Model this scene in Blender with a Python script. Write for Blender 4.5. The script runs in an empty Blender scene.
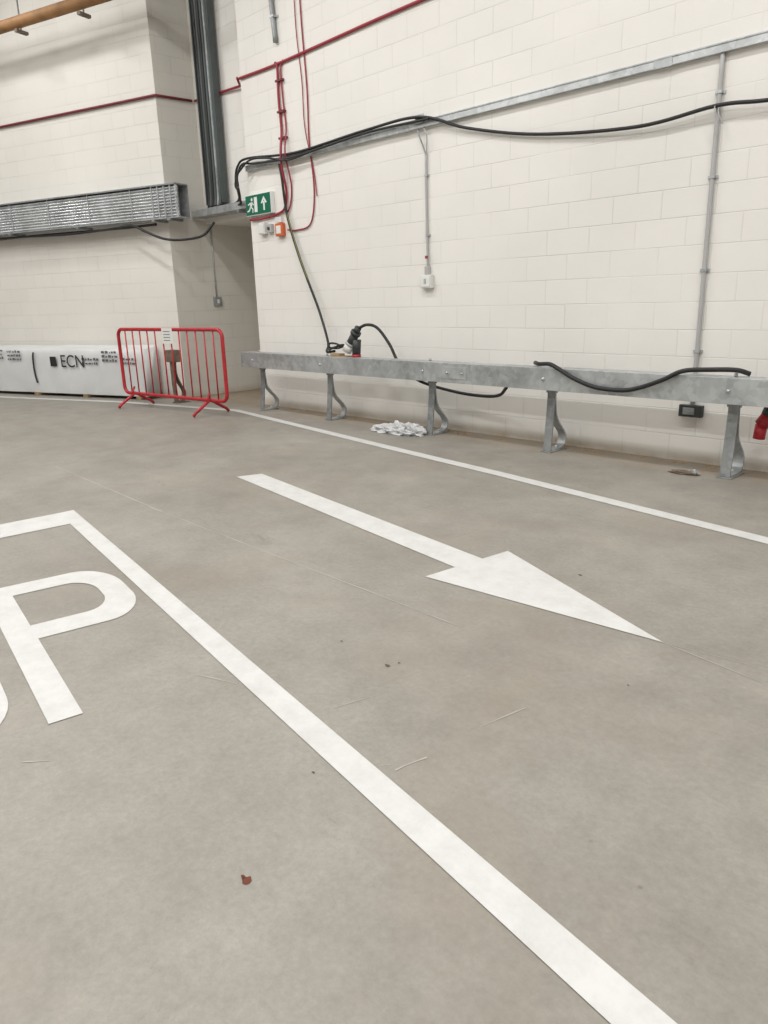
import bpy, bmesh, math, random
from mathutils import Vector, Matrix, noise
random.seed(4)
sc=bpy.context.scene
sc.view_settings.view_transform='Standard'
sc.view_settings.look='None'

# ------------------------------------------------------------------ materials
def mat(name,col,rough=.6,metal=0,spec=.5,noise_amt=0,noise_scale=8,bump=0,bump_scale=40,emit=None):
    m=bpy.data.materials.new(name); m.use_nodes=True; nt=m.node_tree; b=nt.nodes['Principled BSDF']
    b.inputs['Base Color'].default_value=(*col,1); b.inputs['Roughness'].default_value=rough
    b.inputs['Metallic'].default_value=metal; b.inputs['Specular IOR Level'].default_value=spec
    if noise_amt or bump:
        tc=nt.nodes.new('ShaderNodeTexCoord')
    if noise_amt:
        n=nt.nodes.new('ShaderNodeTexNoise'); n.inputs['Scale'].default_value=noise_scale; n.inputs['Detail'].default_value=5
        nt.links.new(tc.outputs['Object'],n.inputs['Vector'])
        r=nt.nodes.new('ShaderNodeValToRGB'); e=r.color_ramp.elements
        e[0].position=.3; e[1].position=.7
        e[0].color=(*[c*(1-noise_amt) for c in col],1); e[1].color=(*[min(1,c*(1+noise_amt)) for c in col],1)
        nt.links.new(n.outputs[0],r.inputs[0]); nt.links.new(r.outputs[0],b.inputs['Base Color'])
    if bump:
        n2=nt.nodes.new('ShaderNodeTexNoise'); n2.inputs['Scale'].default_value=bump_scale
        nt.links.new(tc.outputs['Object'],n2.inputs['Vector'])
        bp=nt.nodes.new('ShaderNodeBump'); bp.inputs['Strength'].default_value=bump; bp.inputs['Distance'].default_value=.01
        nt.links.new(n2.outputs[0],bp.inputs['Height']); nt.links.new(bp.outputs[0],b.inputs['Normal'])
    if emit:
        b.inputs['Emission Color'].default_value=(*col,1); b.inputs['Emission Strength'].default_value=emit
    return m

def wall_mat(name,col,horiz=(1,0),dark=.87):
    """painted blockwork: joints as fine bump + faint tone"""
    m=bpy.data.materials.new(name); m.use_nodes=True; nt=m.node_tree; b=nt.nodes['Principled BSDF']; L=nt.links.new
    g=nt.nodes.new('ShaderNodeNewGeometry'); s=nt.nodes.new('ShaderNodeSeparateXYZ'); L(g.outputs['Position'],s.inputs[0])
    mx=nt.nodes.new('ShaderNodeMath'); mx.operation='MULTIPLY'; mx.inputs[1].default_value=horiz[0]; L(s.outputs[0],mx.inputs[0])
    my=nt.nodes.new('ShaderNodeMath'); my.operation='MULTIPLY_ADD'; my.inputs[1].default_value=horiz[1]; L(s.outputs[1],my.inputs[0]); L(mx.outputs[0],my.inputs[2])
    c=nt.nodes.new('ShaderNodeCombineXYZ'); L(my.outputs[0],c.inputs[0]); L(s.outputs[2],c.inputs[1])
    br=nt.nodes.new('ShaderNodeTexBrick'); L(c.outputs[0],br.inputs['Vector'])
    br.inputs['Scale'].default_value=1; br.inputs['Brick Width'].default_value=.45; br.inputs['Row Height'].default_value=.225
    br.inputs['Mortar Size'].default_value=.0055; br.inputs['Mortar Smooth'].default_value=.7
    br.inputs['Color1'].default_value=(*col,1); br.inputs['Color2'].default_value=(*[k*.975 for k in col],1)
    br.inputs['Mortar'].default_value=(*[k*dark for k in col],1)
    n=nt.nodes.new('ShaderNodeTexNoise'); n.inputs['Scale'].default_value=.6; n.inputs['Detail'].default_value=6; L(g.outputs['Position'],n.inputs['Vector'])
    r=nt.nodes.new('ShaderNodeMapRange'); r.inputs[1].default_value=.3; r.inputs[2].default_value=.7; r.inputs[3].default_value=.94; r.inputs[4].default_value=1.03; L(n.outputs[0],r.inputs[0])
    mul=nt.nodes.new('ShaderNodeMix'); mul.data_type='RGBA'; mul.blend_type='MULTIPLY'; mul.inputs[0].default_value=1
    # joints are filled by paint in places
    nj=nt.nodes.new('ShaderNodeTexNoise'); nj.inputs['Scale'].default_value=1.1; nj.inputs['Detail'].default_value=4; L(g.outputs['Position'],nj.inputs['Vector'])
    rj=nt.nodes.new('ShaderNodeMapRange'); rj.inputs[1].default_value=.38; rj.inputs[2].default_value=.6; rj.inputs[3].default_value=.3; rj.inputs[4].default_value=1; L(nj.outputs[0],rj.inputs[0])
    mj=nt.nodes.new('ShaderNodeMix'); mj.data_type='RGBA'; L(rj.outputs[0],mj.inputs[0]); mj.inputs[6].default_value=(*col,1); L(br.outputs[0],mj.inputs[7])
    L(mj.outputs[2],mul.inputs[6]); L(r.outputs[0],mul.inputs[7])
    z=nt.nodes.new('ShaderNodeMapRange'); z.inputs[1].default_value=.0; z.inputs[2].default_value=.12; z.inputs[3].default_value=1; z.inputs[4].default_value=0; L(s.outputs[2],z.inputs[0])
    n3=nt.nodes.new('ShaderNodeTexNoise'); n3.inputs['Scale'].default_value=5; n3.inputs['Detail'].default_value=5; L(g.outputs['Position'],n3.inputs['Vector'])
    zz=nt.nodes.new('ShaderNodeMath'); zz.operation='MULTIPLY'; L(z.outputs[0],zz.inputs[0]); L(n3.outputs[0],zz.inputs[1])
    mm=nt.nodes.new('ShaderNodeMix'); mm.data_type='RGBA'; L(zz.outputs[0],mm.inputs[0]); L(mul.outputs[2],mm.inputs[6]); mm.inputs[7].default_value=(.42,.33,.2,1)
    L(mm.outputs[2],b.inputs['Base Color']); b.inputs['Roughness'].default_value=.75; b.inputs['Specular IOR Level'].default_value=.2
    n2=nt.nodes.new('ShaderNodeTexNoise'); n2.inputs['Scale'].default_value=60; L(g.outputs['Position'],n2.inputs['Vector'])
    jf=nt.nodes.new('ShaderNodeMath'); jf.operation='MULTIPLY'; L(br.outputs['Fac'],jf.inputs[0]); L(rj.outputs[0],jf.inputs[1])
    inv=nt.nodes.new('ShaderNodeMath'); inv.operation='MULTIPLY_ADD'; inv.inputs[1].default_value=-1; L(jf.outputs[0],inv.inputs[0])
    sc2=nt.nodes.new('ShaderNodeMath'); sc2.operation='MULTIPLY'; sc2.inputs[1].default_value=.25; L(n2.outputs[0],sc2.inputs[0]); L(sc2.outputs[0],inv.inputs[2])
    bp=nt.nodes.new('ShaderNodeBump'); bp.inputs['Strength'].default_value=.42; bp.inputs['Distance'].default_value=.008
    L(inv.outputs[0],bp.inputs['Height']); L(bp.outputs[0],b.inputs['Normal'])
    return m

def floor_mat():
    m=bpy.data.materials.new('concrete_floor'); m.use_nodes=True; nt=m.node_tree; b=nt.nodes['Principled BSDF']; L=nt.links.new
    g=nt.nodes.new('ShaderNodeNewGeometry')
    def N(scale,det=6,rough=.6,dist=0,off=0):
        n=nt.nodes.new('ShaderNodeTexNoise'); n.inputs['Scale'].default_value=scale; n.inputs['Detail'].default_value=det
        n.inputs['Roughness'].default_value=rough; n.inputs['Distortion'].default_value=dist
        if off:
            a=nt.nodes.new('ShaderNodeVectorMath'); a.operation='ADD'; a.inputs[1].default_value=(off,off*2,0); L(g.outputs['Position'],a.inputs[0]); L(a.outputs[0],n.inputs['Vector'])
        else: L(g.outputs['Position'],n.inputs['Vector'])
        return n
    def ramp(src,p0,c0,p1,c1):
        r=nt.nodes.new('ShaderNodeValToRGB'); e=r.color_ramp.elements; e[0].position=p0; e[1].position=p1; e[0].color=(*c0,1); e[1].color=(*c1,1); L(src,r.inputs[0]); return r.outputs[0]
    def mix(a,bb,fac,mode='MIX'):
        x=nt.nodes.new('ShaderNodeMix'); x.data_type='RGBA'; x.blend_type=mode
        if isinstance(fac,float): x.inputs[0].default_value=fac
        else: L(fac,x.inputs[0])
        for s,i in ((a,6),(bb,7)):
            if isinstance(s,tuple): x.inputs[i].default_value=(*s,1)
            else: L(s,x.inputs[i])
        return x.outputs[2]
    base=ramp(N(.7,7,.62,.5).outputs[0],.32,(.248,.227,.199),.68,(.325,.306,.275))
    cloud=ramp(N(3.2,9,.75).outputs[0],.32,(.84,.835,.83),.68,(1.08,1.08,1.08))
    c=mix(base,cloud,1.,'MULTIPLY')
    fine=ramp(N(38,6,.8).outputs[0],.3,(.84,.84,.83),.7,(1.10,1.10,1.10)); c=mix(c,fine,1.,'MULTIPLY')
    tp=ramp(N(.9,5,.6,.3,13).outputs[0],.5,(0,0,0),.72,(.35,.35,.35)); c=mix(c,(.305,.262,.205),tp)
    v=nt.nodes.new('ShaderNodeTexVoronoi'); v.inputs['Scale'].default_value=5; L(g.outputs['Position'],v.inputs['Vector'])
    pit=ramp(v.outputs['Distance'],.015,(.7,.7,.7),.05,(0,0,0))
    pm=ramp(N(1.7,3).outputs[0],.5,(0,0,0),.62,(1,1,1)); pf=mix(pit,pm,1.,'MULTIPLY'); c=mix(c,(.15,.125,.10),pf)
    st=ramp(N(2.1,12,.82,.8,5).outputs[0],.60,(0,0,0),.66,(.45,.45,.45)); c=mix(c,(.17,.148,.122),st)
    st2=ramp(N(1.1,10,.78,1.5,31).outputs[0],.58,(0,0,0),.7,(.25,.25,.25)); c=mix(c,(.35,.335,.305),st2)
    s=nt.nodes.new('ShaderNodeSeparateXYZ'); L(g.outputs['Position'],s.inputs[0])
    mr=nt.nodes.new('ShaderNodeMapRange'); mr.inputs[1].default_value=5.7; mr.inputs[2].default_value=6.2; L(s.outputs[1],mr.inputs[0])
    dn=ramp(N(3.5,6,.7).outputs[0],.32,(0,0,0),.65,(.85,.85,.85)); df=mix(dn,mr.outputs[0],1.,'MULTIPLY'); c=mix(c,(.27,.19,.11),df)
    L(c,b.inputs['Base Color'])
    rr=nt.nodes.new('ShaderNodeMapRange'); rr.inputs[3].default_value=.36; rr.inputs[4].default_value=.62; L(N(3,6).outputs[0],rr.inputs[0]); L(rr.outputs[0],b.inputs['Roughness'])
    b.inputs['Specular IOR Level'].default_value=.4
    bp=nt.nodes.new('ShaderNodeBump'); bp.inputs['Strength'].default_value=.13; bp.inputs['Distance'].default_value=.006
    L(N(25,6,.7).outputs[0],bp.inputs['Height']); L(bp.outputs[0],b.inputs['Normal'])
    return m

def galv(name='galvanised',col=(.42,.44,.45),rough=.45):
    m=bpy.data.materials.new(name); m.use_nodes=True; nt=m.node_tree; b=nt.nodes['Principled BSDF']; L=nt.links.new
    tc=nt.nodes.new('ShaderNodeTexCoord'); v=nt.nodes.new('ShaderNodeTexVoronoi'); v.inputs['Scale'].default_value=22; L(tc.outputs['Object'],v.inputs['Vector'])
    n=nt.nodes.new('ShaderNodeTexNoise'); n.inputs['Scale'].default_value=3.5; n.inputs['Detail'].default_value=6; L(tc.outputs['Object'],n.inputs['Vector'])
    mx=nt.nodes.new('ShaderNodeMath'); mx.operation='MULTIPLY_ADD'; mx.inputs[1].default_value=.25
    sp=nt.nodes.new('ShaderNodeSeparateColor'); L(v.outputs['Color'],sp.inputs[0]); L(sp.outputs[0],mx.inputs[0]); L(n.outputs[0],mx.inputs[2])
    r=nt.nodes.new('ShaderNodeValToRGB'); e=r.color_ramp.elements; e[0].position=.35; e[1].position=.85
    e[0].color=(*[c*.78 for c in col],1); e[1].color=(*[min(1,c*1.3) for c in col],1)
    L(mx.outputs[0],r.inputs[0]); L(r.outputs[0],b.inputs['Base Color'])
    b.inputs['Metallic'].default_value=.55; b.inputs['Roughness'].default_value=rough
    return m

def paint_mat():
    m=bpy.data.materials.new('floor_paint_white'); m.use_nodes=True; nt=m.node_tree; b=nt.nodes['Principled BSDF']; L=nt.links.new
    g=nt.nodes.new('ShaderNodeNewGeometry')
    n=nt.nodes.new('ShaderNodeTexNoise'); n.inputs['Scale'].default_value=7; n.inputs['Detail'].default_value=8; n.inputs['Roughness'].default_value=.75; L(g.outputs['Position'],n.inputs['Vector'])
    r=nt.nodes.new('ShaderNodeValToRGB'); e=r.color_ramp.elements; e[0].position=.3; e[1].position=.6
    e[0].color=(.53,.525,.51,1); e[1].color=(.62,.62,.61,1); L(n.outputs[0],r.inputs[0]); L(r.outputs[0],b.inputs['Base Color'])
    b.inputs['Roughness'].default_value=.55
    n2=nt.nodes.new('ShaderNodeTexNoise'); n2.inputs['Scale'].default_value=50; L(g.outputs['Position'],n2.inputs['Vector'])
    bp=nt.nodes.new('ShaderNodeBump'); bp.inputs['Strength'].default_value=.15; bp.inputs['Distance'].default_value=.006; L(n2.outputs[0],bp.inputs['Height']); L(bp.outputs[0],b.inputs['Normal'])
    return m

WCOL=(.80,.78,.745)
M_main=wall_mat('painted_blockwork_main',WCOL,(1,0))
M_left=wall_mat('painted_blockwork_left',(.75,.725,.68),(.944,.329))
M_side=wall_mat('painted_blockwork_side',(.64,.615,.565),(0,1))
M_floor=floor_mat()
M_ceil=mat('ceiling_grey',(.45,.45,.45),.9)
M_galv=galv(); M_galvd=galv('galvanised_dull',(.28,.295,.30),.55); M_galvb=galv('galvanised_bright',(.50,.52,.53),.35)
M_black=mat('black_rubber',(.012,.012,.013),.5)
M_red=mat('barrier_red',(.42,.018,.028),.4,noise_amt=.25,noise_scale=14)
M_redc=mat('red_cable',(.30,.025,.04),.5)
M_maroon=mat('dark_red_pipe',(.16,.016,.026),.5)
M_white=mat('white_plastic',(.70,.69,.67),.4)
M_conduit=mat('grey_conduit',(.42,.42,.42),.5)
M_line=paint_mat()
M_brown=mat('brown_pipe',(.27,.14,.055),.6,noise_amt=.25,noise_scale=5)
M_green=mat('sign_green',(.0,.13,.07),.4)
M_signw=mat('sign_white',(.75,.77,.74),.4)
M_dark=mat('dark_plastic',(.03,.035,.035),.5)
M_slot=mat('dark_green_grey_steel',(.075,.09,.09),.5,metal=.3)
M_orange=mat('orange_plastic',(.62,.13,.035),.4)
M_yg=mat('yellow_green_cable',(.22,.23,.05),.5)
M_card=mat('cardboard',(.36,.25,.14),.8,noise_amt=.15)
M_wood=mat('timber',(.28,.2,.12),.8,noise_amt=.3,noise_scale=6)
M_wrap=mat('white_wrap',(.64,.65,.65),.38,noise_amt=.05,noise_scale=3,bump=.5,bump_scale=5)
M_ink=mat('black_ink',(.015,.015,.018),.6)
M_tape=mat('print_grey',(.10,.10,.11),.6)
M_paper=mat('paper',(.72,.72,.70),.8)
M_leaf=mat('dead_leaf',(.15,.045,.025),.8)
M_rust=mat('rusty_steel',(.16,.12,.09),.7,noise_amt=.4,noise_scale=10)
M_scr=mat('scratch_chalk',(.41,.39,.36),.8)
M_bag=mat('polythene',(.68,.69,.70),.3)
M_bag.node_tree.nodes['Principled BSDF'].inputs['Transmission Weight'].default_value=.2

# ------------------------------------------------------------------ helpers
def mesh_obj(name,verts,faces,m,parent=None,smooth=False):
    me=bpy.data.meshes.new(name); me.from_pydata([tuple(v) for v in verts],[],faces); me.update()
    o=bpy.data.objects.new(name,me); sc.collection.objects.link(o)
    if m: me.materials.append(m)
    if smooth:
        for p in me.polygons: p.use_smooth=True
    if parent: o.parent=parent
    return o
def empty(name):
    o=bpy.data.objects.new(name,None); o.empty_display_size=.1; sc.collection.objects.link(o); return o
def fixn(o):
    bm=bmesh.new(); bm.from_mesh(o.data); bmesh.ops.recalc_face_normals(bm,faces=bm.faces); bm.to_mesh(o.data); bm.free(); return o
BF=[(0,3,2,1),(4,5,6,7),(0,1,5,4),(1,2,6,5),(2,3,7,6),(3,0,4,7)]
def box(name,lo,hi,m,parent=None,bev=0,mtx=None):
    x0,y0,z0=lo; x1,y1,z1=hi
    v=[Vector(p) for p in ((x0,y0,z0),(x1,y0,z0),(x1,y1,z0),(x0,y1,z0),(x0,y0,z1),(x1,y0,z1),(x1,y1,z1),(x0,y1,z1))]
    if mtx: v=[mtx@p for p in v]
    o=mesh_obj(name,v,BF,m,parent)
    if bev:
        b=o.modifiers.new('bev','BEVEL'); b.width=bev; b.segments=2
    return o
def smoothpath(pts,n=8):
    P=[Vector(p) for p in pts]
    if len(P)<3: return P
    Q=[P[0]*2-P[1]]+P+[P[-1]*2-P[-2]]; out=[]
    for i in range(1,len(Q)-2):
        a,b,c,d=Q[i-1:i+3]
        for k in range(n):
            t=k/n; out.append(.5*((2*b)+(c-a)*t+(2*a-5*b+4*c-d)*t*t+(-a+3*b-3*c+d)*t**3))
    out.append(P[-1]); return out
def tube(name,pts,r,m,parent=None,sm=True,n=8,seg=10,closed=False):
    P=smoothpath(pts,n) if sm else [Vector(p) for p in pts]
    V=[];Fc=[]; up=Vector((0,0,1)); prev=None; N=len(P)
    for i,p in enumerate(P):
        if closed: t=(P[(i+1)%N]-P[i-1])
        else: t=(P[min(i+1,N-1)]-P[max(i-1,0)])
        t.normalize()
        if prev is None:
            a=t.cross(up)
            if a.length<.05: a=t.cross(Vector((1,0,0)))
        else:
            a=prev-t*prev.dot(t)
        a.normalize(); prev=a.copy(); b=t.cross(a)
        for k in range(seg):
            th=2*math.pi*k/seg; V.append(p+a*math.cos(th)*r+b*math.sin(th)*r)
    M=N if closed else N-1
    for i in range(M):
        j=(i+1)%N
        for k in range(seg):
            Fc.append((i*seg+k,i*seg+(k+1)%seg,j*seg+(k+1)%seg,j*seg+k))
    if not closed:
        Fc.append(tuple(range(seg-1,-1,-1))); Fc.append(tuple((N-1)*seg+k for k in range(seg)))
    o=fixn(mesh_obj(name,V,Fc,m,parent,True)); return o
def ribbon(name,prof,x0,x1,th,m,parent=None,mtx=None):
    """flat strap following prof (y,z) extruded x0..x1 with thickness"""
    P=[Vector((0,a,b)) for a,b in prof]; V=[];n=len(P)
    for i,p in enumerate(P):
        t=(P[min(i+1,n-1)]-P[max(i-1,0)]).normalized(); nn=Vector((0,-t.z,t.y))*th/2
        for q in (p+nn,p-nn):
            V.append(Vector((x0,q.y,q.z))); V.append(Vector((x1,q.y,q.z)))
    Fc=[]
    for i in range(n-1):
        a=i*4;b=a+4
        Fc+=[(a,a+1,b+1,b),(a+2,b+2,b+3,a+3),(a,b,b+2,a+2),(a+1,a+3,b+3,b+1)]
    Fc+=[(0,2,3,1),((n-1)*4,(n-1)*4+1,(n-1)*4+3,(n-1)*4+2)]
    if mtx: V=[mtx@v for v in V]
    return fixn(mesh_obj(name,V,Fc,m,parent))
def cyl(name,p0,p1,r,m,parent=None,seg=20): return tube(name,[p0,p1],r,m,parent,False,seg=seg)
def poly(name,pts,z,m,parent=None):
    bm=bmesh.new(); vs=[bm.verts.new((x,y,z)) for x,y in pts]; f=bm.faces.new(vs); f.normal_update()
    if f.normal.z<0: f.normal_flip()
    r=bmesh.ops.triangulate(bm,faces=[f]); me=bpy.data.meshes.new(name); bm.to_mesh(me); bm.free()
    o=bpy.data.objects.new(name,me); sc.collection.objects.link(o); me.materials.append(m)
    if parent: o.parent=parent
    return o
def band(name,outer,inner,z,m,parent=None):
    V=[(x,y,z) for x,y in outer]+[(x,y,z) for x,y in inner]; n=len(outer)
    F=[(i,i+1,n+i+1,n+i) for i in range(n-1)]
    return mesh_obj(name,V,F,m,parent)

# ------------------------------------------------------------------ room shell
C1=Vector((-10.9,6.0,0)); T=Vector((-.944,-.329,0)).normalized(); NW=Vector((.329,-.944,0)).normalized()
CE=7.0
def LWp(s,z,off=0): return C1+T*s+NW*off+Vector((0,0,z))
box('floor',(-26,-9,-.2),(7,7.9,0),M_floor)
box('ceiling',(-26,-9,CE),(7,7.9,CE+.2),M_ceil)
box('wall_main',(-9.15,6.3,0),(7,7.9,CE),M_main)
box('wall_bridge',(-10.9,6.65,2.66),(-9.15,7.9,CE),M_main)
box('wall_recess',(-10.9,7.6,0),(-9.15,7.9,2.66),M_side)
E=C1+T*14
def prism(name,fp,m,z0=0,z1=CE):
    n=len(fp); V=[(x,y,z0) for x,y in fp]+[(x,y,z1) for x,y in fp]
    F=[tuple(range(n-1,-1,-1)),tuple(range(n,2*n))]+[(i,(i+1)%n,n+(i+1)%n,n+i) for i in range(n)]
    return fixn(mesh_obj(name,V,F,m))
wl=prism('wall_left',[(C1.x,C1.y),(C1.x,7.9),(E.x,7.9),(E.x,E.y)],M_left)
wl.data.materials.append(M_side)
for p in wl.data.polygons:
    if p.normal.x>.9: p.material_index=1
box('wall_far',(-26,-9,0),(-24.5,7.9,CE),M_left)
box('wall_back',(-26,-9,0),(7,-8.5,CE),M_left)
box('wall_near',(6.5,-9,0),(7,7.9,CE),M_side)

# ------------------------------------------------------------------ floor markings
Z=.003
ln=empty('lane_edge_line')
poly('paint_long',[(-8.94,5.73),(-5.12,5.15),(-3.72,4.95),(-1.45,4.57),(1.5,4.08),(1.5,3.96),(-1.45,4.45),(-3.72,4.83),(-5.12,5.03),(-8.90,5.61)],Z,M_line,ln)
poly('paint_far',[(-8.94,5.73),(-8.90,5.61),(-11.35,5.03),(-13.5,4.2),(-16,3.35),(-16,3.48),(-13.5,4.33),(-11.35,5.16)],Z,M_line,ln)
by=empty('parking_bay_outline')
poly('side',[(-5.45,1.975),(1.2,.96),(1.2,.85),(-5.45,1.865)],Z,M_line,by)
poly('end',[(-5.45,1.865),(-5.62,-1.0),(-5.30,-1.0),(-5.10,1.812)],Z,M_line,by)
ar=empty('direction_arrow_marking')
poly('shaft',[(-5.41,3.38),(-5.33,3.59),(-2.506,3.145),(-2.533,2.935)],Z,M_line,ar)
poly('head',[(-2.56,2.72),(-2.533,2.935),(-2.506,3.145),(-2.48,3.35),(-1.27,2.83)],Z,M_line,ar)
up_=Vector((-.9887,.15)); ri_=Vector((.15,.9887)); O0=Vector((-2.57,.73))
def lp(r,u): q=O0+ri_*r+up_*u; return (q.x,q.y)
lt=empty('bay_lettering')
poly('p_stem',[lp(0,0),lp(.12,0),lp(.12,1.62),lp(0,1.62)],Z,M_line,lt)
def halfbowl(r0,r1,u0,u1,n=20,w=None,h=None):
    pts=[(r0,u1)]; h=h or (u1-u0)/2; w=w or h*.8
    for k in range(n+1):
        a=math.pi/2-math.pi*k/n
        cu=(u1-h) if a>=0 else (u0+h)
        pts.append((r1-w+w*math.cos(a),cu+h*math.sin(a)))
    pts.append((r0,u0)); return pts
bo=halfbowl(.12,.645,.80,1.62,w=.20,h=.33); bi=halfbowl(.12,.51,.98,1.45,w=.13,h=.19)
band('p_bowl',[lp(*p) for p in bo],[lp(*p) for p in bi],Z,M_line,lt)
def ring(cx,cy,w,h,rx,n=10):
    pts=[]
    for qx,qy,a0 in ((1,1,0),(-1,1,90),(-1,-1,180),(1,-1,270)):
        for k in range(n+1):
            a=math.radians(a0+90*k/n); pts.append((cx+qx*(w/2-rx)+rx*abs(math.cos(a))*qx,cy+qy*(h/2-rx*1.2)+rx*1.2*abs(math.sin(a))*qy))
    pts.append(pts[0]); return pts
band('o_ring',[lp(*p) for p in ring(-.42,.80,.66,1.66,.28)],[lp(*p) for p in ring(-.42,.80,.40,1.32,.15)],Z,M_line,lt)
sr=empty('floor_scratches')
for i,(a,b,w) in enumerate([((-4.9,2.40),(-2.01,2.37),.007),((-1.43,1.79),(-1.39,2.0),.005),((-1.47,1.41),(-1.445,1.53),.008),((-2.5,1.30),(-2.32,1.37),.008),((-1.27,2.83),(-.82,2.76),.005),((-1.27,2.83),(-.75,2.9),.003),((-3.1,2.0),(-3.0,2.25),.006),((-1.9,1.52),(-1.85,1.7),.004),((-1.55,1.35),(-1.50,1.42),.004),((-2.4,.58),(-2.33,.66),.005),((-7.2,2.5),(-4.9,2.40),.012)]):
    a=Vector(a);b=Vector(b);t=(b-a).normalized();n=Vector((-t.y,t.x))*w/2
    k=max(3,int((b-a).length/.12)); A1=[];B1=[]
    for q in range(k+1):
        c=a+(b-a)*q/k; ww=n*random.uniform(.25,1.2); j=n*random.uniform(-.8,.8); A1.append(tuple(c+ww+j)); B1.append(tuple(c-ww+j))
    poly('scratch_%d'%i,A1+B1[::-1],.0015,M_scr,sr)
def blob(name,x,y,r,m,parent=None,h=.006):
    V=[(x,y,h)];n=9
    for k in range(n):
        a=2*math.pi*k/n; rr=r*random.uniform(.5,1.2); V.append((x+rr*math.cos(a),y+rr*math.sin(a)*.7,random.uniform(.0012,h)))
    return mesh_obj(name,V,[(0,1+k,1+(k+1)%n) for k in range(n)],m,parent)
blob('dead_leaf',-1.42,.81,.017,M_leaf,h=.01)
M_speck=mat('speck',(.10,.085,.07),.8)
sp=empty('floor_debris')
for i,(x,y,r) in enumerate([(-1.99,1.88,.014),(-1.97,1.93,.008),(-1.96,3.29,.014),(-2.3,1.9,.008),(-1.65,1.22,.007),(-1.2,2.4,.006)]):
    blob('speck_%d'%i,x,y,r,M_speck,sp,h=.003)

# ------------------------------------------------------------------ crash rail
cr=empty('crash_barrier_rail')
def beam(x0,x1,nm):
    V=[];F=[]
    outer=[(5.84,.598),(5.80,.598),(5.80,.80),(5.975,.80),(5.975,.598),(5.935,.598)]
    inner=[(5.84,.604),(5.806,.604),(5.806,.794),(5.969,.794),(5.969,.604),(5.935,.604)]
    n=len(outer); lo=outer+inner[::-1]; k=len(lo)
    for x in (x0,x1):
        for y,z in lo: V.append((x,y,z))
    for i in range(k): F.append((i,(i+1)%k,k+(i+1)%k,k+i))
    for i in range(n-1):
        F.append((i,i+1,k-2-i,k-1-i)); F.append((k+i,k+k-1-i,k+k-2-i,k+i+1))
    o=fixn(mesh_obj(nm,V,F,M_galv,cr))
    b=o.modifiers.new('b','BEVEL'); b.width=.004; b.segments=2; b.limit_method='ANGLE'
posts=[-8.62,-7.17,-5.45,-3.93,-2.26,-.6,1.0]
cuts=[-8.9,-5.0,-1.4,2.4]
for i in range(3): beam(cuts[i]+.002,cuts[i+1]-.002,'beam_%d'%(i+1))
box('beam_end_cap',(-8.904,5.80,.598),(-8.899,5.975,.80),M_galvd,cr)
for x in (-5.0,-1.4):
    box('splice',(x-.16,5.794,.64),(x+.16,5.8,.76),M_galv,cr,.002)
    for dx in (-.1,.1): cyl('splice_bolt',(x+dx,5.794,.70),(x+dx,5.782,.70),.013,M_galvb,cr,6)
for i,x in enumerate(posts):
    w=.042
    ribbon('post_front_%d'%i,[(5.95,.60),(5.94,.40),(5.92,.2),(5.90,.012)],x-w,x+w,.014,M_galvd,cr)
    prof=smoothpath([(0,5.955,.56),(0,5.965,.44),(0,5.985,.34),(0,6.04,.26),(0,6.12,.18),(0,6.155,.11),(0,6.12,.035),(0,6.0,.014),(0,5.90,.012)],5)
    ribbon('post_spring_%d'%i,[(p.y,p.z) for p in prof],x-w,x+w,.014,M_galv,cr)
    box('post_foot_%d'%i,(x-.06,5.87,0),(x+.06,6.14,.010),M_galvd,cr,.002)
    cyl('foot_bolt_%d'%i,(x,6.05,.012),(x,6.05,.045),.014,M_galvb,cr,6)
    cyl('rail_bolt_%d'%i,(x,5.80,.70),(x,5.786,.70),.015,M_galvb,cr,8)
    box('post_bracket_%d'%i,(x-.05,5.93,.56),(x+.05,5.972,.79),M_galvd,cr)
    cyl('top_bolt_%d'%i,(x,5.92,.80),(x,5.92,.825),.014,M_galvb,cr,6)

# ------------------------------------------------------------------ trunking & conduits on the main wall
tr=empty('cable_trunking')
box('channel',(-9.12,6.25,3.165),(1.5,6.299,3.225),M_galvb,tr,.002)
box('channel_lip',(-9.12,6.243,3.222),(1.5,6.299,3.232),M_galv,tr)
for x in (-6.1,-3.2,-.3): box('coupler',(x-.08,6.246,3.16),(x+.08,6.25,3.222),M_galv,tr)
def conduit(name,pts,r,m=M_galvb,clips=(),y=6.299):
    e=empty(name); tube('tube',pts,r,m,e,True,6)
    for (x,z) in clips:
        box('saddle',(x-r*2.2,y-.012,z-.012),(x+r*2.2,y,z+.012),M_galv,e); box('saddle_top',(x-r*1.3,y-2*r-.006,z-.01),(x+r*1.3,y-.01,z+.01),M_galv,e)
    return e
e=conduit('conduit_riser',[(-2.735,6.278,3.165),(-2.735,6.278,2.4),(-2.735,6.278,1.5),(-2.735,6.278,.50)],.018,M_conduit,clips=[(-2.735,2.9),(-2.735,2.3),(-2.735,1.6),(-2.735,.95)])
box('socket_box',(-2.84,6.25,.40),(-2.64,6.299,.50),M_dark,e,.004); box('socket_lid',(-2.80,6.24,.42),(-2.70,6.25,.48),M_galvd,e,.003)
e=conduit('switch_conduit',[(-5.81,6.28,2.90),(-5.81,6.28,2.4),(-5.80,6.28,1.70)],.013,M_conduit,clips=[(-5.81,2.7),(-5.80,2.1)])
box('switch_box',(-5.885,6.24,1.55),(-5.725,6.299,1.69),M_white,e,.006)
box('switch_plate',(-5.87,6.234,1.565),(-5.74,6.24,1.675),M_signw,e,.004)
box('rocker',(-5.82,6.228,1.60),(-5.79,6.234,1.65),M_conduit,e)
box('switch_gland',(-5.83,6.255,1.69),(-5.77,6.299,1.78),M_conduit,e,.004); box('red_tag',(-5.815,6.25,1.86),(-5.785,6.262,1.89),M_redc,e)
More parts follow.
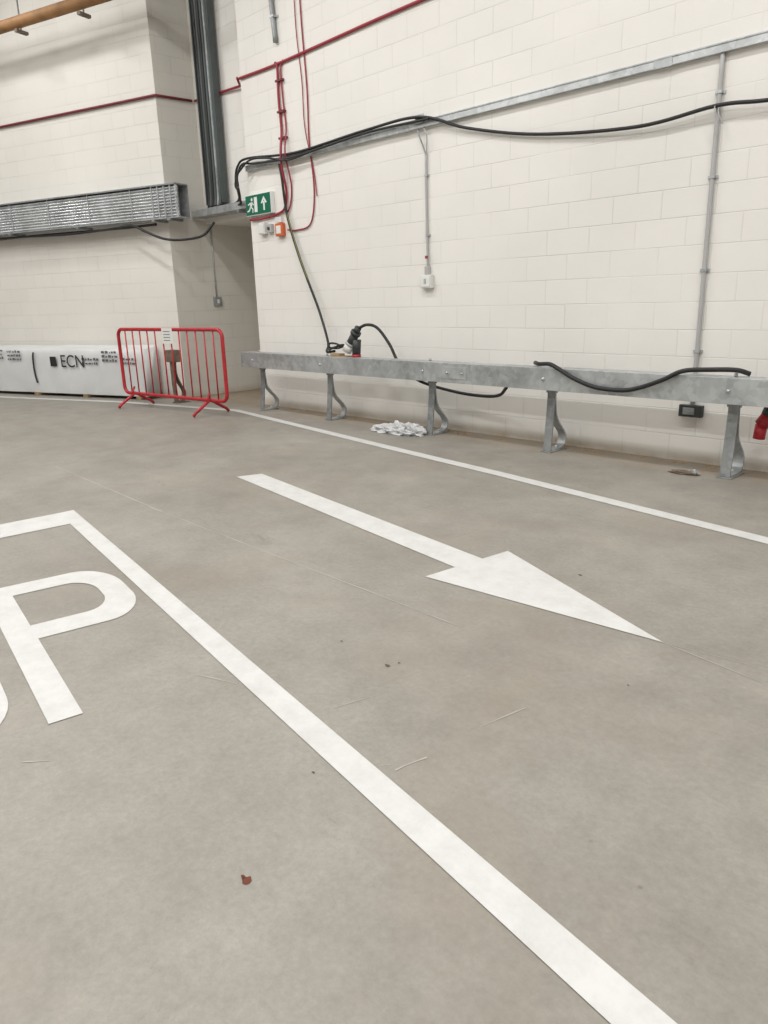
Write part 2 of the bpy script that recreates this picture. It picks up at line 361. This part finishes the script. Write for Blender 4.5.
tube('flex',[(-5.90,6.26,3.16),(-5.88,6.25,3.10),(-5.84,6.27,2.99),(-5.81,6.28,2.90)],.008,M_galvd,e)
tube('flex_2',[(-5.82,6.26,3.16),(-5.76,6.24,3.08),(-5.79,6.27,2.95),(-5.81,6.28,2.90)],.007,M_conduit,e)
box('bracket',(-5.92,6.238,3.20),(-5.80,6.244,3.29),M_galv,e)
conduit('conduit_drop',[(-8.36,6.265,5.6),(-8.33,6.265,5.0),(-8.29,6.265,4.52)],.03,M_galvd,clips=[(-8.31,4.8)])

# cables
bc=empty('black_cable')
main=[(1.5,6.27,2.9),(-.8,6.27,2.70),(-1.8,6.25,2.73),(-2.38,6.235,2.77),(-2.74,6.235,2.80),(-3.39,6.25,2.765),(-4.39,6.265,2.87),(-5.23,6.26,3.06),(-5.84,6.22,3.26),(-6.68,6.22,3.27),(-7.97,6.22,3.23),(-9.0,6.22,3.31),(-9.22,6.20,3.24),(-9.28,6.19,3.08),(-9.25,6.19,2.95)]
tube('strand_1',main,.015,M_black,bc)
tube('strand_2',[(-5.7,6.21,3.22),(-6.7,6.20,3.235),(-7.97,6.20,3.18),(-8.8,6.20,3.22),(-9.1,6.2,3.25),(-9.2,6.17,3.12),(-9.2,6.17,2.98)],.014,M_black,bc)
tube('strand_3',[(-7.6,6.22,3.2),(-8.1,6.19,3.16),(-8.5,6.19,3.24),(-8.9,6.18,3.27),(-9.17,6.16,3.14)],.012,M_black,bc)
for x,z in ((-2.75,2.82),(-2.72,2.80)):
    tube('tie_tail',[(x,6.28,z+.02),(x+.02,6.2,z-.05),(x+.06,6.2,z-.14)],.004,M_conduit,bc)
rd=empty('red_alarm_cable')
tube('run_top',[(-9.14,6.28,4.30),(-8.17,6.28,4.29),(-5.82,6.28,4.33),(-2,6.28,4.33)],.017,M_redc,rd)
tube('drop_1',[(-8.34,6.275,4.31),(-8.30,6.275,4.25),(-8.31,6.275,3.9),(-8.29,6.275,3.55),(-8.26,6.22,3.3),(-8.26,6.22,3.1),(-8.26,6.27,2.84),(-8.30,6.275,2.66),(-8.42,6.275,2.58),(-8.8,6.275,2.545),(-9.12,6.275,2.55)],.016,M_redc,rd)
tube('drop_1b',[(-8.18,6.28,4.31),(-8.24,6.28,4.2),(-8.23,6.28,3.9),(-8.20,6.28,3.55),(-8.16,6.21,3.25),(-8.16,6.28,2.9),(-8.20,6.28,2.66),(-8.30,6.28,2.55)],.010,M_redc,rd)
tube('drop_2',[(-7.81,6.285,5.4),(-7.79,6.285,4.6),(-7.75,6.285,3.90),(-7.76,6.285,3.35),(-7.71,6.285,2.78),(-7.81,6.285,2.40),(-8.10,6.285,2.34),(-8.3,6.285,2.36)],.009,M_redc,rd)
tube('drop_3',[(-7.90,6.285,5.4),(-7.90,6.285,4.6),(-7.84,6.285,4.0),(-7.83,6.285,3.5),(-7.70,6.285,3.0),(-7.66,6.285,2.7)],.006,M_redc,rd)
for z in (4.1,3.75,3.45): box('clip',(-8.34,6.255,z-.012),(-8.2,6.299,z+.012),M_maroon,rd)
rd2=empty('red_alarm_cable')
tube('run_bridge',[(-10.86,6.62,4.40),(-10.2,6.62,4.38),(-9.6,6.6,4.35),(-9.18,6.27,4.31)],.017,M_redc,rd2,sm=False)
yg=empty('earth_cable')
P=[(-8.33,6.235,3.15),(-8.29,6.235,2.96),(-8.25,6.25,2.54),(-8.08,6.25,2.09),(-7.85,6.22,1.70),(-7.63,6.2,1.33),(-7.3,6.05,.95),(-7.15,5.9,.85),(-6.98,5.88,.86)]
tube('black_core',P,.016,M_black,yg)
tube('yellow_core',[(x+.014,y-.010,z+.008) for x,y,z in P[2:5]],.005,M_yg,yg)

# exit sign
ex=empty('exit_sign')
x0,x1,z0,z1=-9.15,-8.56,2.59,2.86
box('housing',(x0,6.235,z0),(x1,6.299,z1),M_signw,ex,.006)
box('panel',(x0+.012,6.23,z0+.012),(x1-.012,6.236,z1-.012),M_green,ex)
def sp_(name,pts,m=M_signw,y=6.228):
    V=[(x0+.59*a,y,z0+.27*b) for a,b in pts]; mesh_obj(name,V,[tuple(range(len(V)))],m,ex)
sp_('door',[(.36,.15),(.48,.15),(.48,.85),(.36,.85)])
sp_('man_torso',[(.20,.62),(.29,.66),(.27,.42),(.19,.42)])
sp_('man_head',[(.27+.035*math.cos(a),.76+.08*math.sin(a)) for a in [k*math.pi/5 for k in range(10)]])
sp_('man_arm',[(.28,.66),(.35,.50),(.33,.47),(.26,.58)])
sp_('man_arm_2',[(.20,.64),(.11,.56),(.12,.50),(.21,.57)])
sp_('man_leg',[(.24,.44),(.32,.32),(.30,.14),(.27,.14),(.28,.30),(.20,.42)])
sp_('man_leg_2',[(.19,.46),(.23,.40),(.16,.22),(.07,.20),(.07,.26),(.14,.29)])
sp_('arrow_shaft',[(.71,.18),(.77,.18),(.77,.6),(.71,.6)])
sp_('arrow_head',[(.62,.52),(.74,.84),(.86,.52),(.80,.50),(.74,.66),(.68,.50)])
jb=empty('junction_box'); box('body',(-8.90,6.24,2.34),(-8.76,6.299,2.49),M_white,jb,.006); box('lid',(-8.885,6.234,2.355),(-8.775,6.24,2.475),M_signw,jb,.003)
jb2=empty('junction_box'); box('body',(-8.72,6.25,2.35),(-8.62,6.299,2.46),M_conduit,jb2,.006); cyl('knob',(-8.67,6.25,2.405),(-8.67,6.235,2.405),.02,M_dark,jb2)
cp=empty('alarm_call_point'); box('body',(-8.52,6.24,2.29),(-8.36,6.299,2.45),M_orange,cp,.008); box('window',(-8.49,6.234,2.32),(-8.39,6.24,2.42),M_signw,cp,.003)
box('cable_gland',(-8.53,6.26,2.46),(-8.40,6.299,2.53),M_white,cp)

# ------------------------------------------------------------------ things lying on the rail
cb=empty('cardboard_scrap'); box('sheet',(-7.0,5.83,.801),(-6.72,5.95,.81),M_card,cb); box('fold',(-7.02,5.84,.81),(-6.85,5.93,.835),M_card,cb,.004)
cl=empty('cable_coil')
tube('loops',[(-6.95+.13*math.cos(a)*(1+.15*math.sin(3*a)),5.88+.05*math.sin(a),.885+.03*math.sin(a*1.3)+.004*a) for a in [k*.5 for k in range(26)]],.011,M_black,cl,n=3)
pl=empty('industrial_plug')
p0=Vector((-6.76,5.89,.87)); p1=Vector((-6.58,5.9,1.11))
ax=(p1-p0)
cyl('handle',p0+ax*.25,p0+ax*.8,.05,M_dark,pl); cyl('sleeve',p0,p0+ax*.3,.06,M_white,pl)
cyl('collar',p0+ax*.8,p0+ax*.92,.062,M_dark,pl); cyl('ring',p0+ax*.30,p0+ax*.40,.062,M_conduit,pl); cyl('boot',p0+ax*.9,p0+ax*1.12,.04,M_dark,pl)
cyl('adaptor_body',(-6.62,5.91,.83),(-6.60,5.91,1.0),.05,M_dark,pl); cyl('adaptor_base',(-6.62,5.91,.801),(-6.62,5.91,.83),.055,M_red,pl)
sc1=empty('supply_cable')
tube('core',[(-6.555,5.9,1.13),(-6.44,5.93,1.17),(-6.33,5.99,1.13),(-6.17,6.02,.95),(-6.0,6.02,.72),(-5.75,6.08,.55),(-5.34,6.19,.45),(-4.95,6.19,.43),(-4.70,6.15,.46),(-4.52,6.03,.56)],.017,M_black,sc1)
rc=empty('trailing_cable')
tube('core',[(-4.12,5.94,.83),(-4.02,5.86,.828),(-3.88,5.82,.835),(-3.75,5.775,.80),(-3.62,5.765,.74),(-3.45,5.765,.68),(-3.3,5.765,.655),(-3.1,5.765,.655),(-2.95,5.765,.69),(-2.77,5.765,.76),(-2.62,5.79,.835),(-2.42,5.84,.85),(-2.25,5.89,.85),(-2.17,5.95,.82)],.019,M_black,rc)
rp=empty('red_plug')
cyl('cap',(-2.04,6.08,.50),(-2.09,6.08,.42),.055,M_red,rp); cyl('body',(-2.09,6.08,.42),(-2.10,6.08,.31),.045,M_red,rp); cyl('nose',(-2.02,6.08,.56),(-2.04,6.08,.50),.06,M_dark,rp)
tube('lead',[(-1.9,6.1,.8),(-1.96,6.1,.66),(-2.02,6.08,.56)],.02,M_black,rp)

def crumple(name,c,size,m,seed,amp=.5):
    bm=bmesh.new(); bmesh.ops.create_icosphere(bm,subdivisions=4,radius=1)
    for v in bm.verts:
        n=noise.noise(v.co*2.2+Vector((seed,0,0)))+.6*abs(noise.noise(v.co*5+Vector((0,seed,0))))
        v.co*=1+amp*n
        v.co=Vector((v.co.x*size[0],v.co.y*size[1],max(v.co.z,-.45)*size[2]))
    mz=min(v.co.z for v in bm.verts)
    for v in bm.verts: v.co+=Vector(c)-Vector((0,0,mz-.001))
    me=bpy.data.meshes.new(name); bm.to_mesh(me); bm.free(); o=bpy.data.objects.new(name,me); sc.collection.objects.link(o); me.materials.append(m); return o
bg=empty('plastic_bag')
for i,(dx,dy,sx,sy,sz) in enumerate([(0,0,.18,.09,.075),(-.2,-.03,.17,.08,.05),(.17,.0,.12,.08,.075),(-.32,.0,.09,.06,.03),(.06,-.07,.12,.05,.04)]):
    crumple('fold_%d'%i,(-5.78+dx,5.78+dy,0),(sx,sy,sz),M_bag,i*7.3,.7).parent=bg
fs=empty('rubble_scrap'); crumple('lump',(-2.57,5.83,0),(.10,.03,.02),M_rust,3,.5).parent=fs; crumple('lump_2',(-2.50,5.86,0),(.05,.03,.025),M_galvd,8,.5).parent=fs
gr=empty('wall_foot_grit')
for i in range(40):
    x=random.uniform(-8.6,-.5); crumple('grit_%d'%i,(x,random.uniform(6.16,6.25),0),(random.uniform(.01,.03),random.uniform(.008,.02),random.uniform(.004,.01)),M_card,i,.3).parent=gr

# ------------------------------------------------------------------ pedestrian barrier
pb=empty('pedestrian_barrier')
A=Vector((-10.6,5.0,0)); B=Vector((-8.86,5.23,0)); D=(B-A).normalized(); Pn=Vector((-D.y,D.x,0))
L0=-.26; L1=(B-A).length+.36
def bp(s,z,o=0): return A+D*s+Pn*o+Vector((0,0,z))
zt,zb,r=1.13,.20,.10
fr=[]
for cs,cz,a0 in ((L1-r,zt-r,0),(L0+r,zt-r,90),(L0+r,zb+r,180),(L1-r,zb+r,270)):
    for k in range(7):
        a=math.radians(a0+15*k); fr.append(bp(cs+r*math.cos(a),cz+r*math.sin(a)))
tube('frame',fr,.025,M_red,pb,False,closed=True)
nb=13
for i in range(1,nb):
    s=L0+(L1-L0)*i/nb
    tube('bar_%d'%i,[bp(s,zb),bp(s,zt)],.010,M_red,pb,False)
for i,s in enumerate((0,(B-A).length)):
    tube('foot_%d'%i,[bp(s,.02,-.30),bp(s,.06,-.26),bp(s,.19,-.03),bp(s,.21,0),bp(s,.19,.03),bp(s,.06,.26),bp(s,.02,.30)],.021,M_red,pb,False)
    tube('foot_brace_%d'%i,[bp(s,.16,-.08),bp(s,.30,0)],.014,M_red,pb,False)
s=.86
mesh_obj('notice_sheet',[bp(s+a,z,-.03) for a,z in ((0,.94),(.24,.94),(.24,1.15),(0,1.15))],[(0,1,2,3)],M_paper,pb)
for k in range(4):
    mesh_obj('notice_line',[bp(s+a,z,-.032) for a,z in ((.04,.98+.04*k),(.19,.98+.04*k),(.19,.988+.04*k),(.04,.988+.04*k))],[(0,1,2,3)],M_tape,pb)

# ------------------------------------------------------------------ wrapped roll bundle on the left wall
rb=empty('wrapped_material_bundle')
prof=smoothpath([(0,.06,.05),(0,.36,.05),(0,.40,.10),(0,.40,.55),(0,.385,.74),(0,.33,.80),(0,.15,.81),(0,.06,.78),(0,.06,.05)],4)
def bundle(name,s0,s1,steps=60):
    V=[];F=[];k=len(prof)-1
    for i in range(steps+1):
        s=s0+(s1-s0)*i/steps
        for p in prof[:-1]:
            q=LWp(s,p.z,p.y); 
            w=noise.noise(Vector((s*2,p.z*3,p.y*3)))*.02
            V.append(q+NW*w*(1 if p.y>.2 else 0)+Vector((0,0,w if p.z>.4 else 0)))
    for i in range(steps):
        for j in range(k): F.append((i*k+j,i*k+(j+1)%k,(i+1)*k+(j+1)%k,(i+1)*k+j))
    F.append(tuple(range(k))); F.append(tuple(steps*k+j for j in range(k)))
    return fixn(mesh_obj(name,V,F,M_wrap,rb,True))
bundle('sheeting_1',.45,4.6); bundle('sheeting_2',4.65,8.0)
for s in (.6,1.8,3.0,4.2,5.4,6.6): 
    V=[LWp(s+a,z,o) for z in (0.0,.055) for a,o in ((-.05,.02),(.05,.02),(.05,.44),(-.05,.44))]
    fixn(mesh_obj('bearer',V,BF,M_wood,rb))
def text(body,s,z,size,off=.425,m=M_ink,sx=1):
    c=bpy.data.curves.new('print','FONT'); c.body=body; c.size=size; c.extrude=.001; c.materials.append(m)
    o=bpy.data.objects.new('print',c); sc.collection.objects.link(o)
    X=-T; Y=Vector((0,0,1)); Zz=X.cross(Y)
    Mx=Matrix((X*sx,Y,Zz)).transposed().to_4x4(); Mx.translation=LWp(s,z,off); o.matrix_world=Mx; o.parent=rb
text('ECN',2.30,.50,.29,.43)
def patch(name,s0,s1,z0,z1,off=.426,m=M_ink):
    mesh_obj(name,[LWp(s0,z0,off),LWp(s1,z0,off),LWp(s1,z1,off),LWp(s0,z1,off)],[(0,1,2,3)],m,rb)
patch('mark',2.55,2.40,.51,.67)
# rows of tiny print: irregular dashes on the sheeting
for s,z,n in ((3.95,.62,3),(3.45,.60,3),(1.62,.55,2),(1.15,.60,3),(.75,.56,2),(4.4,.6,3)):
    for k in range(n):
        q=s+.17
        while q>s-.17:
            w=random.uniform(.02,.07); patch('small_print',q,q-w,z+.065*k,z+.065*k+random.uniform(.025,.042),.427,M_tape); q-=w+random.uniform(.012,.03)
tube('printed_curve',[LWp(2.93+.05*math.cos(a),.48+.26*math.sin(a),.425) for a in [math.radians(-80+16*k) for k in range(11)]],.014,M_ink,rb,False)

rpst=empty('steel_post')
pr=smoothpath([(0,0,.62),(0,.0,.45),(0,.05,.30),(0,.12,.16),(0,.08,.03),(0,.0,.012)],5)
mtx=Matrix.Translation((-10.45,5.6,0))
ribbon('strap',[(p.y,p.z) for p in pr],-.06,.06,.014,M_rust,rpst,mtx)
ribbon('front_strap',[(-.03,.62),(-.03,.3),(-.02,.012)],-.06,.06,.014,M_rust,rpst,mtx)
box('foot',(-.08,-.05,0),(.08,.17,.012),M_rust,rpst,0,mtx); box('head',(-.11,-.07,.62),(.11,.07,.80),M_rust,rpst,.01,mtx)

# ------------------------------------------------------------------ left cable tray
ct=empty('cable_tray')
def slab(name,s0,s1,o0,o1,z0,z1,m,par=ct):
    V=[LWp(s,z,o) for z in (z0,z1) for s,o in ((s1,o0),(s0,o0),(s0,o1),(s1,o1))]
    return fixn(mesh_obj(name,V,BF,m,par))
s0,s1=-.45,9
slab('top_flange',s0,s1,.02,.29,3.135,3.155,M_galvd)
slab('back_plate',s0,s1,.012,.02,2.70,3.15,M_galv)
slab('front_plate',s0,s1,.232,.240,2.70,3.12,M_galvb)
slab('bottom_flange',s0,s1,.02,.27,2.685,2.70,M_galv)
for k in range(10):
    z=2.725+k*.042
    tube('tube_%d'%k,[LWp(s0,z,.245),LWp(s1,z,.245)],.013,M_galvb,ct,False,seg=8)
s=s0
while s<s1:
    slab('strap',s,s+.02,.258,.266,2.70,3.13,M_galvb); s+=.9
for s in (-.44,-.34,-.22,-.1,.02): slab('rib',s,s+.02,.262,.275,2.69,3.14,M_galvb)
for s in (-.3,.0,1.6,3.2,4.8): slab('bracket',s,s+.05,.0,.3,2.655,2.685,M_galvd)
tb=empty('cable_tray_branch')
box('base',(-10.88,6.40,2.74),(-9.2,6.62,2.75),M_galv,tb); box('side',(-10.88,6.40,2.75),(-9.2,6.405,2.84),M_galvb,tb); box('side_back',(-10.88,6.615,2.75),(-9.2,6.62,2.84),M_galvd,tb)
tube('cable',[(-10.8,6.5,2.78),(-10.2,6.5,2.80),(-9.7,6.48,2.86),(-9.4,6.3,2.95),(-9.3,6.2,3.0),(-9.26,6.19,3.1)],.02,M_black,tb)
tube('cable_2',[(-10.8,6.45,2.79),(-10.2,6.45,2.82),(-9.6,6.42,2.80),(-9.3,6.25,2.85),(-9.22,6.18,2.97)],.018,M_black,tb)
box('bracket',(-9.6,6.38,2.70),(-9.55,6.648,2.74),M_galvd,tb)
lc=empty('hanging_cable')
tube('bundle',[LWp(9,2.62,.2),LWp(6,2.60,.2),LWp(3.5,2.63,.2),LWp(2,2.60,.2),LWp(.9,2.62,.22),LWp(.5,2.63,.24),LWp(.2,2.52,.28),LWp(-.17,2.40,.3),LWp(-.45,2.38,.2),LWp(-.65,2.44,.0),LWp(-.8,2.62,-.1)],.018,M_black,lc)
tube('bundle_2',[LWp(9,2.63,.16),LWp(5,2.61,.16),LWp(3,2.63,.16),LWp(1,2.62,.16),LWp(.1,2.63,.16)],.018,M_black,lc)
vt=empty('vertical_cable_ladder')
for x in (-10.58,-10.14): box('side',(x-.012,6.50,2.9),(x+.012,6.59,CE-.1),M_slot,vt)
box('back',(-10.57,6.585,2.9),(-10.15,6.59,CE-.1),M_slot,vt)
z=3.0
while z<CE-.1: box('rung',(-10.57,6.56,z),(-10.15,6.585,z+.03),M_slot,vt); z+=.3
for i,x in enumerate((-10.52,-10.46,-10.40,-10.33,-10.26,-10.20)):
    tube('cable_%d'%i,[(x,6.525,CE-.1),(x,6.525,5),(x+.01,6.52,3.6),(x,6.52,3.05),(x,6.5,2.86)],.024,M_galvd if i==4 else (M_slot if i%2 else M_black),vt)
dr=empty('dark_red_pipe')
tube('pipe',[LWp(9,4.33,.03),LWp(0,4.39,.03),Vector((-10.87,6.0,4.39)),Vector((-10.87,6.58,4.40))],.018,M_maroon,dr,False)
bpipe=empty('overhead_pipe')
tube('pipe',[LWp(10,5.42,.5),LWp(-.9,5.58,.5)],.08,M_brown,bpipe,False,seg=20)
for s in (.7,2.0,3.3,4.6): 
    tube('hanger',[LWp(s,CE,.5),LWp(s,5.38,.5)],.012,M_galvd,bpipe,False); slab('clamp',s-.03,s+.03,.40,.60,5.38,5.42,M_rust,bpipe)
ls=empty('light_switch'); 
tube('drop',[(-10.885,6.72,2.64),(-10.885,6.72,1.56)],.01,M_galv,ls,False); box('box',(-10.899,6.66,1.42),(-10.86,6.80,1.56),M_galvd,ls,.004); box('rocker',(-10.86,6.71,1.46),(-10.855,6.75,1.52),M_white,ls)

# ------------------------------------------------------------------ lighting: ceiling battens
M_tube=mat('lamp_tube',(1,.99,.97),.5,emit=3)
def batten(x,y,power):
    e=empty('ceiling_light')
    box('body',(x-.75,y-.07,CE-.10),(x+.75,y+.07,CE-.001),M_signw,e); box('diffuser',(x-.74,y-.05,CE-.13),(x+.74,y+.05,CE-.10),M_tube,e)
    l=bpy.data.lights.new('lamp','AREA'); l.shape='RECTANGLE'; l.size=1.4; l.size_y=.3; l.energy=power; l.color=(1,.99,.965)
    o=bpy.data.objects.new('lamp',l); sc.collection.objects.link(o); o.location=(x,y,CE-.16); o.parent=e
for x in (-16,-12,-8,-4,0,4):
    for y in (-3.5,.5,3.2):
        if x<-14 and y>3: continue
        batten(x,y,95)
w=bpy.data.worlds.new('world'); sc.world=w; w.use_nodes=True; w.node_tree.nodes['Background'].inputs[0].default_value=(.9,.9,.88,1); w.node_tree.nodes['Background'].inputs[1].default_value=.3

# ------------------------------------------------------------------ camera
f=737.0; pitch=math.atan(213/737); roll=math.radians(1.71); head=math.radians(136.5)
F=Vector((math.cos(head)*math.cos(pitch),math.sin(head)*math.cos(pitch),-math.sin(pitch)))
R0=F.cross(Vector((0,0,1))).normalized(); U0=R0.cross(F)
R=R0*math.cos(roll)-U0*math.sin(roll); U=U0*math.cos(roll)+R0*math.sin(roll)
cam=bpy.data.objects.new('camera',bpy.data.cameras.new('camera')); sc.collection.objects.link(cam); sc.camera=cam
cam.data.lens=f*36/1024; cam.data.sensor_width=36; cam.data.clip_start=.05
M=Matrix((R,U,-F)).transposed().to_4x4(); M.translation=(0,0,1.45); cam.matrix_world=M
